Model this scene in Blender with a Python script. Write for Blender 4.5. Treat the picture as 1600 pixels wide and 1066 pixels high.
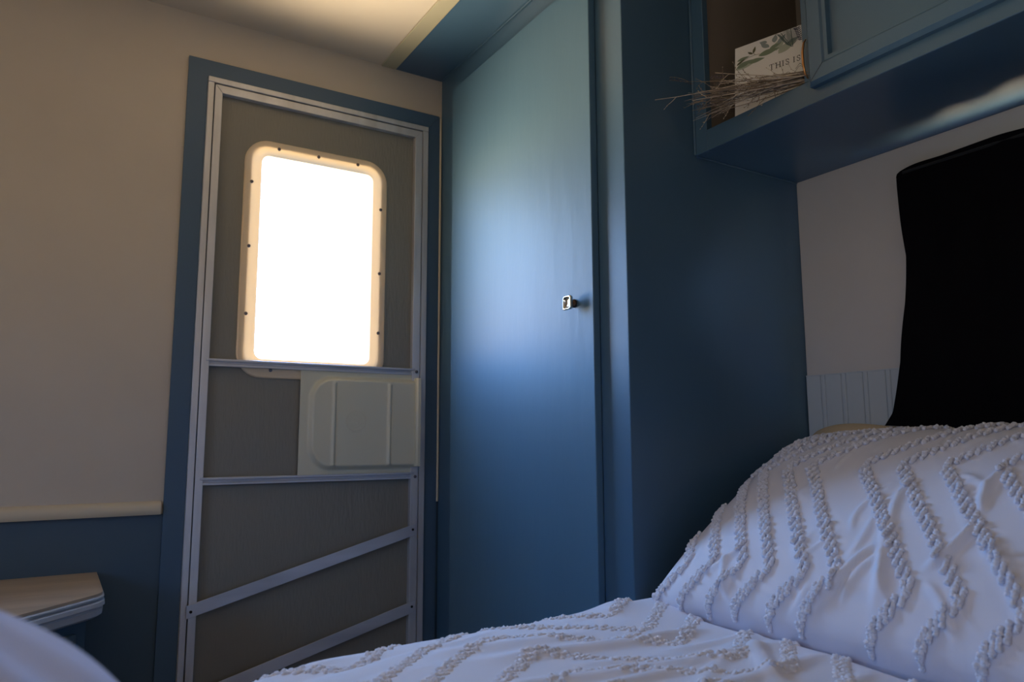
import bpy, bmesh, math, random
import numpy as np
from mathutils import Vector, Matrix
random.seed(7); rng = np.random.default_rng(7)
S = bpy.context.scene
for o in list(bpy.data.objects): bpy.data.objects.remove(o)
COL = S.collection
H = 0.83                                   # eye height above the floor; shapes below are written relative to eye level

# ---------------------------------------------------------------- camera
def rad(a): return math.radians(a)
yaw, pit, rol = rad(31.528), rad(7.571), rad(-0.176)
f_ = Vector((math.sin(yaw)*math.cos(pit), math.cos(yaw)*math.cos(pit), math.sin(pit)))
r0 = Vector((math.cos(yaw), -math.sin(yaw), 0)); u0 = r0.cross(f_)
r_ = r0*math.cos(rol) + u0*math.sin(rol); u_ = -r0*math.sin(rol) + u0*math.cos(rol)
cam = bpy.data.cameras.new('camera'); camo = bpy.data.objects.new('camera', cam); COL.objects.link(camo)
camo.matrix_world = Matrix(((r_.x, u_.x, -f_.x, 0), (r_.y, u_.y, -f_.y, 0), (r_.z, u_.z, -f_.z, H), (0, 0, 0, 1)))
cam.sensor_width = 36; cam.lens = 26.13; cam.clip_start = .02
cam.dof.use_dof = True; cam.dof.focus_distance = 1.7; cam.dof.aperture_fstop = 5.6
S.camera = camo

# ---------------------------------------------------------------- world: bright sky above, sunlit warm ground below
W = bpy.data.worlds.new('world'); S.world = W; W.use_nodes = True
nt = W.node_tree; N = nt.nodes; LK = nt.links
for n in list(N): N.remove(n)
tc = N.new('ShaderNodeTexCoord'); sx = N.new('ShaderNodeSeparateXYZ'); LK.new(tc.outputs['Generated'], sx.inputs[0])
rp = N.new('ShaderNodeMapRange'); rp.inputs[1].default_value = -.05; rp.inputs[2].default_value = .12
LK.new(sx.outputs['Z'], rp.inputs[0])
mx = N.new('ShaderNodeMix'); mx.data_type = 'RGBA'
mx.inputs[6].default_value = (1.7, 1.28, .82, 1); mx.inputs[7].default_value = (.27, .53, 1.04, 1)
LK.new(rp.outputs[0], mx.inputs[0])
# the door side of the trailer is the sunny side
ry = N.new('ShaderNodeMapRange'); ry.inputs[1].default_value = -.2; ry.inputs[2].default_value = .6
ry.inputs[3].default_value = 6.5; ry.inputs[4].default_value = 26.0
dt = N.new('ShaderNodeVectorMath'); dt.operation = 'DOT_PRODUCT'; dt.inputs[1].default_value = (.45, .9, 0)
LK.new(tc.outputs['Generated'], dt.inputs[0]); LK.new(dt.outputs['Value'], ry.inputs[0])
# ground in shade on the far side, in full sun on the sunny side
gy = N.new('ShaderNodeMapRange'); gy.inputs[1].default_value = -.1; gy.inputs[2].default_value = .55
gc = N.new('ShaderNodeMix'); gc.data_type = 'RGBA'; gc.inputs[6].default_value = (.72, .62, .50, 1); gc.inputs[7].default_value = (1.75, 1.38, .97, 1)
LK.new(dt.outputs['Value'], gy.inputs[0]); LK.new(gy.outputs[0], gc.inputs[0]); LK.new(gc.outputs[2], mx.inputs[6])
bg = N.new('ShaderNodeBackground'); LK.new(mx.outputs[2], bg.inputs[0]); LK.new(ry.outputs[0], bg.inputs[1])
wo = N.new('ShaderNodeOutputWorld'); LK.new(bg.outputs[0], wo.inputs[0])
def portal(name, loc, rot, w, h):
    l = bpy.data.lights.new(name, 'AREA'); l.shape = 'RECTANGLE'; l.size = w; l.size_y = h
    l.cycles.is_portal = True
    o = bpy.data.objects.new(name, l); o.location = loc; o.rotation_euler = rot; COL.objects.link(o)
# portals sit in the three window openings and only steer the sky sampling
portal('portal_door', (.62, 2.17, H+.51), (rad(-90), 0, 0), .34, .60)
portal('portal_left', (-1.62, .75, H+.32), (0, rad(-90), 0), .52, .9)
portal('portal_head', (1.63, .57, H+.325), (0, rad(90), 0), .48, .57)

S.view_settings.view_transform = 'Standard'; S.view_settings.look = 'None'
S.view_settings.exposure = 0.17; S.view_settings.gamma = 1; S.view_settings.use_curve_mapping = False
S.cycles.use_denoising = True
S.cycles.max_bounces = 10; S.cycles.diffuse_bounces = 7; S.cycles.glossy_bounces = 5
S.cycles.transparent_max_bounces = 8; S.cycles.caustics_reflective = False; S.cycles.caustics_refractive = False
S.cycles.sample_clamp_indirect = 6

# ---------------------------------------------------------------- materials
def mat(name, col, rough=.5, metal=0, bump=None, var=None, spec=.5, coat=0, coat_rough=.2, stretch=(1,1,1), sheen=0, sss=0):
    """bump=(scale,strength,distance) var=(scale,amount)"""
    m = bpy.data.materials.new(name); m.use_nodes = True
    t = m.node_tree; b = t.nodes['Principled BSDF']
    b.inputs['Base Color'].default_value = (*col, 1); b.inputs['Roughness'].default_value = rough
    b.inputs['Metallic'].default_value = metal; b.inputs['Specular IOR Level'].default_value = spec
    b.inputs['Coat Weight'].default_value = coat; b.inputs['Coat Roughness'].default_value = coat_rough
    if sheen: b.inputs['Sheen Weight'].default_value = sheen
    g = t.nodes.new('ShaderNodeNewGeometry'); mp = t.nodes.new('ShaderNodeVectorMath'); mp.operation = 'MULTIPLY'
    mp.inputs[1].default_value = stretch; t.links.new(g.outputs['Position'], mp.inputs[0])
    if var:
        n = t.nodes.new('ShaderNodeTexNoise'); n.inputs['Scale'].default_value = var[0]; n.inputs['Detail'].default_value = 5
        t.links.new(mp.outputs[0], n.inputs['Vector'])
        r = t.nodes.new('ShaderNodeMapRange'); r.inputs[1].default_value = .3; r.inputs[2].default_value = .7
        r.inputs[3].default_value = 1-var[1]; r.inputs[4].default_value = 1+var[1]; t.links.new(n.outputs[0], r.inputs[0])
        v = t.nodes.new('ShaderNodeVectorMath'); v.operation = 'SCALE'; v.inputs[0].default_value = col
        t.links.new(r.outputs[0], v.inputs['Scale']); t.links.new(v.outputs[0], b.inputs['Base Color'])
    if bump:
        n = t.nodes.new('ShaderNodeTexNoise'); n.inputs['Scale'].default_value = bump[0]; n.inputs['Detail'].default_value = 4
        t.links.new(mp.outputs[0], n.inputs['Vector'])
        bp = t.nodes.new('ShaderNodeBump'); bp.inputs['Strength'].default_value = bump[1]; bp.inputs['Distance'].default_value = bump[2]
        t.links.new(n.outputs[0], bp.inputs['Height']); t.links.new(bp.outputs[0], b.inputs['Normal'])
    return m
BLUE = (.060, .125, .195)
M = dict(
 blue=mat('blue_satin_paint', BLUE, .36, bump=(14, .10, .004), var=(3, .05), stretch=(1, 1, .35)),
 blue_door=mat('blue_satin_closet_paint', (.070, .150, .225), .52, bump=(26, .30, .004), var=(3, .05), stretch=(1, 1, .25)),
 blue_wall=mat('blue_wall_paint', (.055, .10, .145), .5, bump=(60, .1, .002)),
 casing=mat('blue_casing_paint', (.060, .115, .185), .45, bump=(40, .08, .002)),
 cream_wall=mat('cream_wall_paint', (.56, .49, .40), .75, bump=(260, .10, .001), var=(5, .03)),
 white_wall=mat('off_white_wall_paint', (.60, .57, .54), .75, bump=(260, .10, .001), var=(5, .03)),
 ceil=mat('cream_ceiling', (.66, .56, .43), .7, bump=(180, .08, .001), var=(4, .03)),
 strip=mat('khaki_ceiling_strip', (.46, .41, .27), .5),
 rail=mat('cream_moulding', (.62, .54, .40), .5),
 alu=mat('brushed_aluminium', (.62, .63, .66), .5, .6, bump=(30, .15, .001), var=(18, .16), stretch=(1, 1, .15)),
 alu_h=mat('brushed_aluminium_bar', (.60, .62, .68), .48, .6, bump=(30, .15, .001), var=(18, .16), stretch=(.15, 1, 1)),
 gap=mat('dark_gap', (.012, .012, .014), .9),
 panel=mat('embossed_door_skin', (.22, .21, .18), .45, bump=(150, .55, .0022), stretch=(1, 1, .22)),
 wframe=mat('cream_plastic_frame', (.66, .55, .40), .42),
 shield=mat('cream_plastic_panel', (.62, .60, .47), .38),
 screw=mat('screw_steel', (.16, .15, .17), .4, .8),
 wain=mat('white_beadboard_paint', (.52, .57, .60), .5, bump=(50, .1, .001)),
 black=mat('black_curtain_cloth', (.0035, .003, .0045), .95, bump=(500, .3, .0006), spec=.1),
 cubby=mat('cubby_lining', (.25, .21, .17), .7),
 wood=mat('pale_wood_laminate', (.42, .33, .24), .45, var=(14, .18), bump=(60, .1, .0008), stretch=(.25, 1, 1)),
 edge=mat('grey_moulded_edge', (.42, .44, .48), .35),
 chrome=mat('polished_nickel', (.72, .66, .56), .16, 1),
 bronze=mat('dark_bronze', (.10, .06, .04), .35, .8),
 brass=mat('aged_brass', (.62, .30, .12), .28, .9),
 cloth=mat('white_cotton', (.76, .77, .86), .85, bump=(900, .25, .0004), spec=.25),
 tuft=mat('white_chenille', (.78, .79, .87), .95, bump=(700, .6, .0012), spec=.1, sheen=.2),
 tan=mat('tan_cotton', (.56, .45, .30), .9, bump=(500, .2, .0006), spec=.2),
 sheet=mat('pale_blue_cotton', (.60, .65, .90), .85, bump=(300, .2, .0006), spec=.25),
 mattress=mat('mattress_ticking', (.6, .6, .6), .9),
 floor=mat('floor_vinyl', (.26, .21, .17), .5, var=(6, .2)),
 card=mat('white_card', (.82, .79, .76), .6),
 ink=mat('black_ink', (.02, .02, .02), .6),
 leafa=mat('sage_leaf_print', (.20, .25, .17), .6), leafb=mat('grey_leaf_print', (.28, .32, .31), .6),
 leafc=mat('pine_leaf_print', (.06, .10, .09), .6), leafd=mat('olive_leaf_print', (.10, .10, .05), .6),
 leafe=mat('pale_leaf_print', (.42, .45, .36), .6), leaff=mat('violet_leaf_print', (.07, .065, .09), .6),
 twig=mat('dry_twig', (.27, .21, .155), .7, var=(40, .4)), twig2=mat('pale_dry_twig', (.50, .42, .33), .7, var=(40, .3)),
 bud=mat('dried_flower_bud', (.13, .11, .13), .9),
 rubber=mat('shell_outside', (.5, .5, .5), .7),
)
t = M['wframe'].node_tree; b_ = t.nodes['Principled BSDF']; o_ = t.nodes['Material Output']
tl = t.nodes.new('ShaderNodeBsdfTranslucent'); tl.inputs[0].default_value = (.78, .60, .36, 1); ms = t.nodes.new('ShaderNodeMixShader'); ms.inputs[0].default_value = .085
t.links.new(b_.outputs[0], ms.inputs[1]); t.links.new(tl.outputs[0], ms.inputs[2]); t.links.new(ms.outputs[0], o_.inputs['Surface'])
gm = bpy.data.materials.new('window_glass'); gm.use_nodes = True; t = gm.node_tree
for n in list(t.nodes): t.nodes.remove(n)
tr = t.nodes.new('ShaderNodeBsdfTransparent'); tr.inputs[0].default_value = (.93, .95, .95, 1)
gl = t.nodes.new('ShaderNodeBsdfGlossy'); gl.inputs['Roughness'].default_value = .03
lw = t.nodes.new('ShaderNodeLayerWeight'); lw.inputs[0].default_value = .5
pw = t.nodes.new('ShaderNodeMath'); pw.operation = 'POWER'; pw.inputs[1].default_value = 5; t.links.new(lw.outputs['Facing'], pw.inputs[0])
fr = t.nodes.new('ShaderNodeMath'); fr.operation = 'MULTIPLY_ADD'; fr.inputs[1].default_value = .9; fr.inputs[2].default_value = .03; t.links.new(pw.outputs[0], fr.inputs[0])
mxs = t.nodes.new('ShaderNodeMixShader'); ou = t.nodes.new('ShaderNodeOutputMaterial')
t.links.new(fr.outputs[0], mxs.inputs[0]); t.links.new(tr.outputs[0], mxs.inputs[1]); t.links.new(gl.outputs[0], mxs.inputs[2]); t.links.new(mxs.outputs[0], ou.inputs[0])
M['glass'] = gm

# ---------------------------------------------------------------- helpers (coordinates: x along door wall, y towards it, z relative to eye)
def tag(o, label=None, cat=None, group=None, kind=None):
    if label: o['label'] = label
    if cat: o['category'] = cat
    if group: o['group'] = group
    if kind: o['kind'] = kind
    return o
def thing(name, loc, label, cat, group=None):
    o = bpy.data.objects.new(name, None); o.empty_display_size = .05; COL.objects.link(o)
    o.location = (loc[0], loc[1], loc[2]+H); return tag(o, label, cat, group)
class MB:
    def __init__(s): s.bm = bmesh.new()
    def box(s, x0, x1, y0, y1, z0, z1, bev=0, seg=1):
        vs = [s.bm.verts.new((x, y, z)) for x in (x0, x1) for y in (y0, y1) for z in (z0, z1)]
        fs = [(0,1,3,2), (4,6,7,5), (0,4,5,1), (2,3,7,6), (0,2,6,4), (1,5,7,3)]
        F = [s.bm.faces.new([vs[i] for i in f]) for f in fs]
        if bev:
            es = set(e for f in F for e in f.edges)
            bmesh.ops.bevel(s.bm, geom=list(es), offset=bev, segments=seg, profile=.5, affect='EDGES')
        return s
    def prism(s, pts, axis, a, b, bev=0):
        """polygon pts in the plane normal to axis, extruded from a to b"""
        def P(p, t):
            return {'x': (t, p[0], p[1]), 'y': (p[0], t, p[1]), 'z': (p[0], p[1], t)}[axis]
        A = [s.bm.verts.new(P(p, a)) for p in pts]; B = [s.bm.verts.new(P(p, b)) for p in pts]; n = len(pts)
        F = [s.bm.faces.new(A), s.bm.faces.new(B)] + [s.bm.faces.new((A[i], A[(i+1) % n], B[(i+1) % n], B[i])) for i in range(n)]
        if bev:
            es = set(e for f in F[:2] for e in f.edges)
            bmesh.ops.bevel(s.bm, geom=list(es), offset=bev, segments=2, profile=.5, affect='EDGES')
        return s
    def ring(s, outer, inner, axis, a, b):
        """plate with a hole: outer and inner loops of equal length"""
        def P(p, t): return {'x': (t, p[0], p[1]), 'y': (p[0], t, p[1]), 'z': (p[0], p[1], t)}[axis]
        n = len(outer)
        L = [[s.bm.verts.new(P(p, t)) for p in q] for q in (outer, inner) for t in (a, b)]
        for i in range(n):
            j = (i+1) % n
            for u, v in ((0, 1), (1, 3), (3, 2), (2, 0)):
                s.bm.faces.new((L[u][i], L[u][j], L[v][j], L[v][i]))
        return s
    def tube(s, pts, r, n=8, cap=True):
        pts = [Vector(p) for p in pts]; rs = r if isinstance(r, (list, tuple)) else [r]*len(pts); rings = []
        up = None
        for i, p in enumerate(pts):
            d = (pts[min(i+1, len(pts)-1)] - pts[max(i-1, 0)]).normalized()
            if up is None: up = d.orthogonal().normalized()
            up = (up - d*up.dot(d)).normalized(); sd = d.cross(up)
            rings.append([s.bm.verts.new(p + (up*math.cos(a)+sd*math.sin(a))*rs[i]) for a in [2*math.pi*k/n for k in range(n)]])
        for a, b in zip(rings, rings[1:]):
            for k in range(n): s.bm.faces.new((a[k], a[(k+1) % n], b[(k+1) % n], b[k]))
        if cap: s.bm.faces.new(rings[0]); s.bm.faces.new(rings[-1])
        return s
    def lathe(s, prof, c, axis, n=24):
        """prof = [(t,r)] along axis from c"""
        c = Vector(c); ax = Vector(axis).normalized(); u = ax.orthogonal().normalized(); v = ax.cross(u); R = []
        for t_, r in prof: R.append([s.bm.verts.new(c+ax*t_+(u*math.cos(2*math.pi*k/n)+v*math.sin(2*math.pi*k/n))*max(r, 1e-5)) for k in range(n)])
        for a, b in zip(R, R[1:]):
            for k in range(n): s.bm.faces.new((a[k], a[(k+1) % n], b[(k+1) % n], b[k]))
        s.bm.faces.new(R[0]); s.bm.faces.new(R[-1]); return s
    def build(s, name, m, parent=None, smooth=False, auto=False):
        bm = s.bm; bmesh.ops.recalc_face_normals(bm, faces=bm.faces[:])
        me = bpy.data.meshes.new(name)
        vs = [v.co for v in bm.verts]
        lo = Vector([min(v[i] for v in vs) for i in range(3)]); hi = Vector([max(v[i] for v in vs) for i in range(3)])
        c = Vector(((lo.x+hi.x)/2, (lo.y+hi.y)/2, lo.z))
        bmesh.ops.translate(bm, verts=bm.verts[:], vec=-c)
        if smooth or auto:
            for f in bm.faces: f.smooth = True
        if auto:
            for e in bm.edges:
                if len(e.link_faces) == 2 and e.calc_face_angle(0) > rad(35): e.smooth = False
        bm.to_mesh(me); bm.free(); me.materials.append(M[m] if isinstance(m, str) else m)
        return link(name, me, c, parent)
def link(name, me, c, parent):
    o = bpy.data.objects.new(name, me); COL.objects.link(o)
    w = Vector((c[0], c[1], c[2]+H)); o.location = w
    if parent:
        pw = Vector((0, 0, 0)); q = parent
        while q: pw += q.location; q = q.parent
        o.parent = parent; o.location = w-pw
    return o
def np_mesh(name, V, F, m, parent=None, smooth=True):
    """V (n,3) array, F (k,4) or (k,3) int array"""
    V = np.asarray(V, float); c = np.array([(V[:, 0].min()+V[:, 0].max())/2, (V[:, 1].min()+V[:, 1].max())/2, V[:, 2].min()])
    me = bpy.data.meshes.new(name); k = F.shape[1]
    me.vertices.add(len(V)); me.vertices.foreach_set('co', (V-c).astype(np.float32).ravel())
    me.loops.add(F.size); me.loops.foreach_set('vertex_index', F.astype(np.int32).ravel())
    me.polygons.add(len(F)); me.polygons.foreach_set('loop_start', np.arange(0, F.size, k, dtype=np.int32))
    me.polygons.foreach_set('loop_total', np.full(len(F), k, dtype=np.int32))
    me.polygons.foreach_set('use_smooth', np.full(len(F), smooth))
    me.update(calc_edges=True); me.validate(); me.materials.append(M[m])
    return link(name, me, c, parent)
def grid_faces(nu, nv, close_u=False):
    I = np.arange(nu*nv).reshape(nu, nv)
    if close_u: I = np.vstack([I, I[:1]])
    return np.stack([I[:-1, :-1], I[1:, :-1], I[1:, 1:], I[:-1, 1:]], -1).reshape(-1, 4)
def rrect(x0, x1, z0, z1, r, n=8):
    if not isinstance(r, (list, tuple)): r = [r]*4       # corners: lower-left, lower-right, upper-right, upper-left
    P = []
    for (cx, cz, a0, q) in ((x0+r[0], z0+r[0], 180, r[0]), (x1-r[1], z0+r[1], 270, r[1]), (x1-r[2], z1-r[2], 0, r[2]), (x0+r[3], z1-r[3], 90, r[3])):
        for i in range(n+1): a = rad(a0+90*i/n); P.append((cx+q*math.cos(a), cz+q*math.sin(a)))
    return P
def rect_loop(x0, x1, z0, z1, n=8):
    """same vertex count as rrect, square corners"""
    P = []
    for c in ((x0, z0), (x1, z0), (x1, z1), (x0, z1)): P += [c]*(n+1)
    return P
def struct(mb, name, m, parent=None, **k):
    o = mb.build(name, m, parent, **k)
    if not parent: tag(o, kind='structure')
    return o

# ================================================================ SHELL
XW, YW, ZC, ZF = 1.594, 2.10, 1.176, -H         # headboard wall, door wall, ceiling, floor
XL, YR = -1.55, -.50                             # left and rear walls
XC, YP = 1.018, 1.192                            # closet face, closet side panel
struct(MB().box(XL-.1, XW+.1, YR-.1, YW+.1, ZF-.05, ZF), 'floor', 'floor')
struct(MB().box(XL-.1, XW+.1, YR-.1, YW+.1, ZC, ZC+.05), 'ceiling', 'ceil')
# door wall with the door opening (x .300-.968, z floor..1.0)
DX0, DX1, DZ1 = .300, .968, 1.000
w = MB(); w.box(XL-.1, DX0, YW, YW+.08, -.183, ZC); w.box(DX0, DX1, YW, YW+.08, DZ1, ZC); w.box(DX1, XW+.1, YW, YW+.08, -.183, ZC)
wf = struct(w, 'wall_front', 'cream_wall')
w = MB(); w.box(XL-.1, DX0, YW-.002, YW+.08, ZF, -.183); w.box(DX1, XW+.1, YW-.002, YW+.08, ZF, -.183)
w.build('lower_wall_paint', 'blue_wall', wf)['label'] = 'slate blue lower part of the wall'
# headboard wall with window hole behind the curtain
HY0, HY1, HZ0, HZ1 = .28, .885, .08, .5815
w = MB(); w.box(XW, XW+.06, YR-.1, HY0, ZF, ZC); w.box(XW, XW+.06, HY1, YW, ZF, ZC)
w.box(XW, XW+.06, HY0, HY1, ZF, HZ0); w.box(XW, XW+.06, HY0, HY1, HZ1, ZC)
struct(w, 'wall_right', 'white_wall')
# left wall with a window
w = MB(); w.box(XL-.06, XL, YR-.1, .30, ZF, ZC); w.box(XL-.06, XL, 1.20, YW, ZF, ZC)
w.box(XL-.06, XL, .30, 1.20, ZF, .06); w.box(XL-.06, XL, .30, 1.20, .58, ZC)
struct(w, 'wall_left', 'cream_wall')
struct(MB().box(XL-.1, XW+.1, YR-.06, YR, ZF, ZC), 'wall_rear', 'cream_wall')

def window_plate(name, axis, pos, a0, a1, z0, z1, m='wframe'):
    b = MB(); o = [(a0-.006, z0-.006), (a1+.006, z0-.006), (a1+.006, z1+.005), (a0-.006, z1+.005)]
    i = [(a0+.004, z0+.004), (a1-.004, z0+.004), (a1-.004, z1-.004), (a0+.004, z1-.004)]
    b.ring(o, i, axis, pos[0], pos[1]); fo = struct(b, name, m)
    g = MB(); mid = pos[2]
    g.box(*( (mid, mid+.004, a0, a1) if axis == 'x' else (a0, a1, mid, mid+.004)), z0, z1)
    g.build('glass_pane', 'glass', fo)
    return fo
window_plate('window_2', 'x', (XL, XL+.012, XL-.03), .30, 1.20, .06, .58)
window_plate('window_3', 'x', (XW-.004, XW-.001, XW+.03), HY0, HY1, HZ0, HZ1)

# ceiling strip + blue soffit beside the closet
struct(MB().box(.806, .856, YR, YW-.001, ZC-.005, ZC-.0005, .002), 'trim_1', 'strip')
struct(MB().box(.8565, XC-.0005, YR, YW-.001, ZC-.003, ZC-.0005), 'trim_2', 'blue')
# chair rail
prof = [(YW, -.150), (YW-.006, -.151), (YW-.016, -.157), (YW-.020, -.163), (YW-.020, -.176), (YW-.016, -.183), (YW, -.184)]
struct(MB().prism(prof, 'x', XL, .2435), 'trim_3', 'rail', auto=True)
# blue casing round the door
cz = 1.046
t4 = struct(MB().prism([(.250, ZF), (DX0, ZF), (DX0, DZ1), (DX1, DZ1), (1.0085, cz), (.250, cz)], 'y', YW-.010, YW-.0005), 'trim_4', 'casing')
MB().prism([(DX1, ZF), (1.0085, ZF), (1.0085, cz-.001), (DX1, DZ1-.001)], 'y', YW-.010, YW-.0005).build('casing_side', 'casing', t4)
struct(MB().box(1.0095, 1.0165, YW-.012, YW-.0005, -.186, cz-.004, .002), 'trim_5', 'rail')

# ================================================================ ENTRY DOOR (door_1)
d = MB()
y0, y1 = YW-.016, YW+.03
d.box(DX0+.001, .3175, y0, y1, ZF, DZ1-.0175, .0015); d.box(.9475, DX1-.001, y0, y1, ZF, DZ1-.0175, .0015)
d.box(DX0+.001, DX1-.001, y0, y1, DZ1-.0172, DZ1-.001, .0015)
door = struct(d, 'door_1', 'alu')
door['label'] = 'aluminium framed entry door with a bright window'
s = MB()   # sash with a mitred top
sx0, sx1, sz1 = .3195, .9445, DZ1-.0225
def sash(b, y0, y1, w):
    b.prism([(sx0, ZF+.01), (sx0+w, ZF+.01), (sx0+w, sz1-w-.003), (sx0, sz1)], 'y', y0, y1, .0012)
    b.prism([(sx1, ZF+.01), (sx1-w-.005, ZF+.01), (sx1-w-.005, sz1-w-.003), (sx1, sz1)], 'y', y0, y1, .0012)
    b.prism([(sx0+.0004, sz1), (sx1-.0004, sz1), (sx1-w-.0054, sz1-w-.0034), (sx0+w+.0004, sz1-w-.0034)], 'y', y0, y1, .0012)
sash(s, YW-.019, YW+.012, .0195)
s.build('door_sash', 'alu', door)
b = MB(); b.box(DX0+.002, DX1-.002, YW+.013, YW+.018, DZ1-.03, DZ1-.002); b.box(DX0+.002, sx0+.010, YW+.013, YW+.018, ZF, DZ1-.03); b.box(sx1-.010, DX1-.002, YW+.013, YW+.018, ZF, DZ1-.03)
b.build('door_seal', 'gap', door)
# door skin with the window opening, window frame, pane
WX0, WX1, WZ0, WZ1 = .456, .783, .224, .801
d = MB(); d.ring(rect_loop(sx0+.012, sx1-.012, ZF+.012, sz1-.01), rrect(WX0-.027, WX1+.027, WZ0-.027, WZ1+.027, .045), 'y', YW-.002, YW+.024)
d.build('door_panel', 'panel', door)
# moulded window surround: flange, rounded ramp, inner reveal
def loft(loops, m, name, parent, auto=True):
    """loops: list of (pts, y)"""
    b = MB(); R = [[b.bm.verts.new((p[0], y, p[1])) for p in pts] for pts, y in loops]; n = len(R[0])
    for a, c in zip(R, R[1:]):
        for k in range(n): b.bm.faces.new((a[k], a[(k+1) % n], c[(k+1) % n], c[k]))
    return b, R
OX0, OX1, OZ0, OZ1 = .408, .832, .170, .849
b, R = loft([(rrect(OX0, OX1, OZ0, OZ1, .068), YW-.0018), (rrect(OX0, OX1, OZ0, OZ1, .068), YW-.0065), (rrect(OX0+.003, OX1-.003, OZ0+.003, OZ1-.003, .065), YW-.009),
             (rrect(OX0+.026, OX1-.026, OZ0+.026, OZ1-.026, .042), YW-.010), (rrect(WX0-.008, WX1+.008, WZ0-.008, WZ1+.008, .026), YW-.0125),
             (rrect(WX0-.002, WX1+.002, WZ0-.002, WZ1+.002, .022), YW-.0105), (rrect(WX0, WX1, WZ0, WZ1, .020), YW-.005), (rrect(WX0, WX1, WZ0, WZ1, .020), YW+.036)],
            'wframe', 'window_frame', door)
wfm = b.build('window_frame', 'wframe', door, auto=True); wfm['label'] = 'cream plastic window surround with rounded corners'
MB().prism(rrect(WX0-.006, WX1+.006, WZ0-.006, WZ1+.006, .02), 'y', YW+.030, YW+.034).build('glass_pane', 'glass', door)
for (x, z) in ((.50, .829), (.615, .829), (.735, .829), (.428, .72), (.428, .535), (.428, .345), (.811, .70), (.811, .50), (.811, .318), (.50, .192), (.735, .192)):
    MB().lathe([(0, .0048), (.0022, .0048), (.0034, .003), (.0034, .0012), (.0026, .0001)], (x, YW-.0095, z), (0, -1, 0), 12).build('screw', 'screw', wfm, auto=True)
# upper and lower slide channels
def channel(x0, x1, z, n):
    b = MB()
    b.box(x0, x1, YW-.021, YW-.003, z+.003, z+.0095, .001); b.box(x0+.004, x1, YW-.012, YW-.003, z-.004, z+.003)
    b.box(x0+.003, x1-.006, YW-.018, YW-.003, z-.0105, z-.004, .001)
    return b.build(n, 'alu_h', door)
c1 = channel(.331, .930, .2065, 'slide_channel'); c2 = channel(.331, .930, -.1045, 'slide_channel')
# plastic slide panel
def bump_panel():
    x0, x1, z0, z1 = .5835, .934, -.098, .199
    nx, nz = 150, 130
    X, Z = np.meshgrid(np.linspace(x0, x1, nx), np.linspace(z0, z1, nz), indexing='ij')
    # raised field, open to the right edge
    cx0, cz0, cz1, r = x0+.030, z0+.020, z1-.022, .062
    dx = np.maximum(cx0+r-X, 0); dz = np.maximum(np.abs(Z-(cz0+cz1)/2)-((cz1-cz0)/2-r), 0)
    sd = np.hypot(dx, dz)-r
    hgt = np.clip(.5-sd/.016, 0, 1); hgt = .0135*(lambda q: q*q*(3-2*q))(hgt)
    for gx, za, zb in ((x0+.094, -.068, .160), (x0+.262, -.068, .160)):
        dd = np.hypot(X-gx, np.maximum(np.maximum(za-Z, Z-zb), 0))
        hgt += .0055*np.exp(-(dd/.0052)**2) - .003*np.exp(-((X-gx-.006)/.002)**2)*(Z > za)*(Z < zb)
    V = np.stack([X, YW-.0145-hgt, Z], -1).reshape(-1, 3)
    F = grid_faces(nx, nz)
    Vb = V.copy(); Vb[:, 1] = YW-.0115; n = len(V)
    I = np.arange(n).reshape(nx, nz); rim = np.concatenate([I[:, 0], I[-1, 1:], I[-2::-1, -1], I[0, -2:0:-1]])
    side = np.stack([rim, np.roll(rim, -1), np.roll(rim, -1)+n, rim+n], -1)
    return np.vstack([V, Vb]), np.vstack([F[:, ::-1], F+n, side])
V, F = bump_panel(); sp = np_mesh('slide_panel', V, F, 'shield', door); sp['label'] = 'cream plastic sliding panel with moulded ribs'
b = MB()
for q_ in (.0300, .0270, .0150, .0085, .0030):
    b.tube([(.7435+q_*math.cos(a), YW-.0280, .054+q_*math.sin(a)) for a in np.linspace(0, 2*math.pi, 40)], .0008, 6, cap=False)
for k_ in range(14):
    a = 2*math.pi*k_/14+.1; b.tube([(.7435+q_*math.cos(a+e), YW-.0280, .054+q_*math.sin(a+e)) for q_, e in ((.0185, 0), (.0205, .09), (.0230, .0))], .0006, 5)
b.build('embossed_emblem', 'shield', sp, smooth=True)
b = MB(); b.prism([(.9275, YW-.012), (.9275, YW-.036), (.932, YW-.041), (.9405, YW-.041), (.9425, YW-.034), (.9425, YW-.020)], 'z', -.078, .186, .0015)
b.build('panel_grip', 'shield', sp, auto=True)
# diagonal straps with end screws
def strap(xa, za, xb, zb, w=.016):
    d = Vector((xb-xa, zb-za)).normalized(); nn = Vector((-d.y, d.x))*w
    pts = [(xa-nn.x*0, za-w*1.02), (xb, zb-w*1.02), (xb, zb+w*1.02), (xa, za+w*1.02)]
    st = MB().prism(pts, 'y', YW-.0225, YW-.0195, .0006).build('diagonal_strap', 'alu_h', door)
    for x, z in ((xa+.011, za+.001), (xb-.011, zb-.001)):
        MB().lathe([(0, .0038), (.0018, .0036), (.0024, .002), (.002, .0001)], (x, YW-.0222, z), (0, -1, 0), 10).build('screw', 'gap', st)
strap(.314, -.428, .939, -.262); strap(.314, -.645, .939, -.482)
for z in (.2065, -.1085):
    MB().lathe([(0, .0048), (.0022, .0045), (.003, .002), (.002, .0001)], (.9335, YW-.0205, z), (0, -1, 0), 12).build('screw', 'screw', door)

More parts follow.
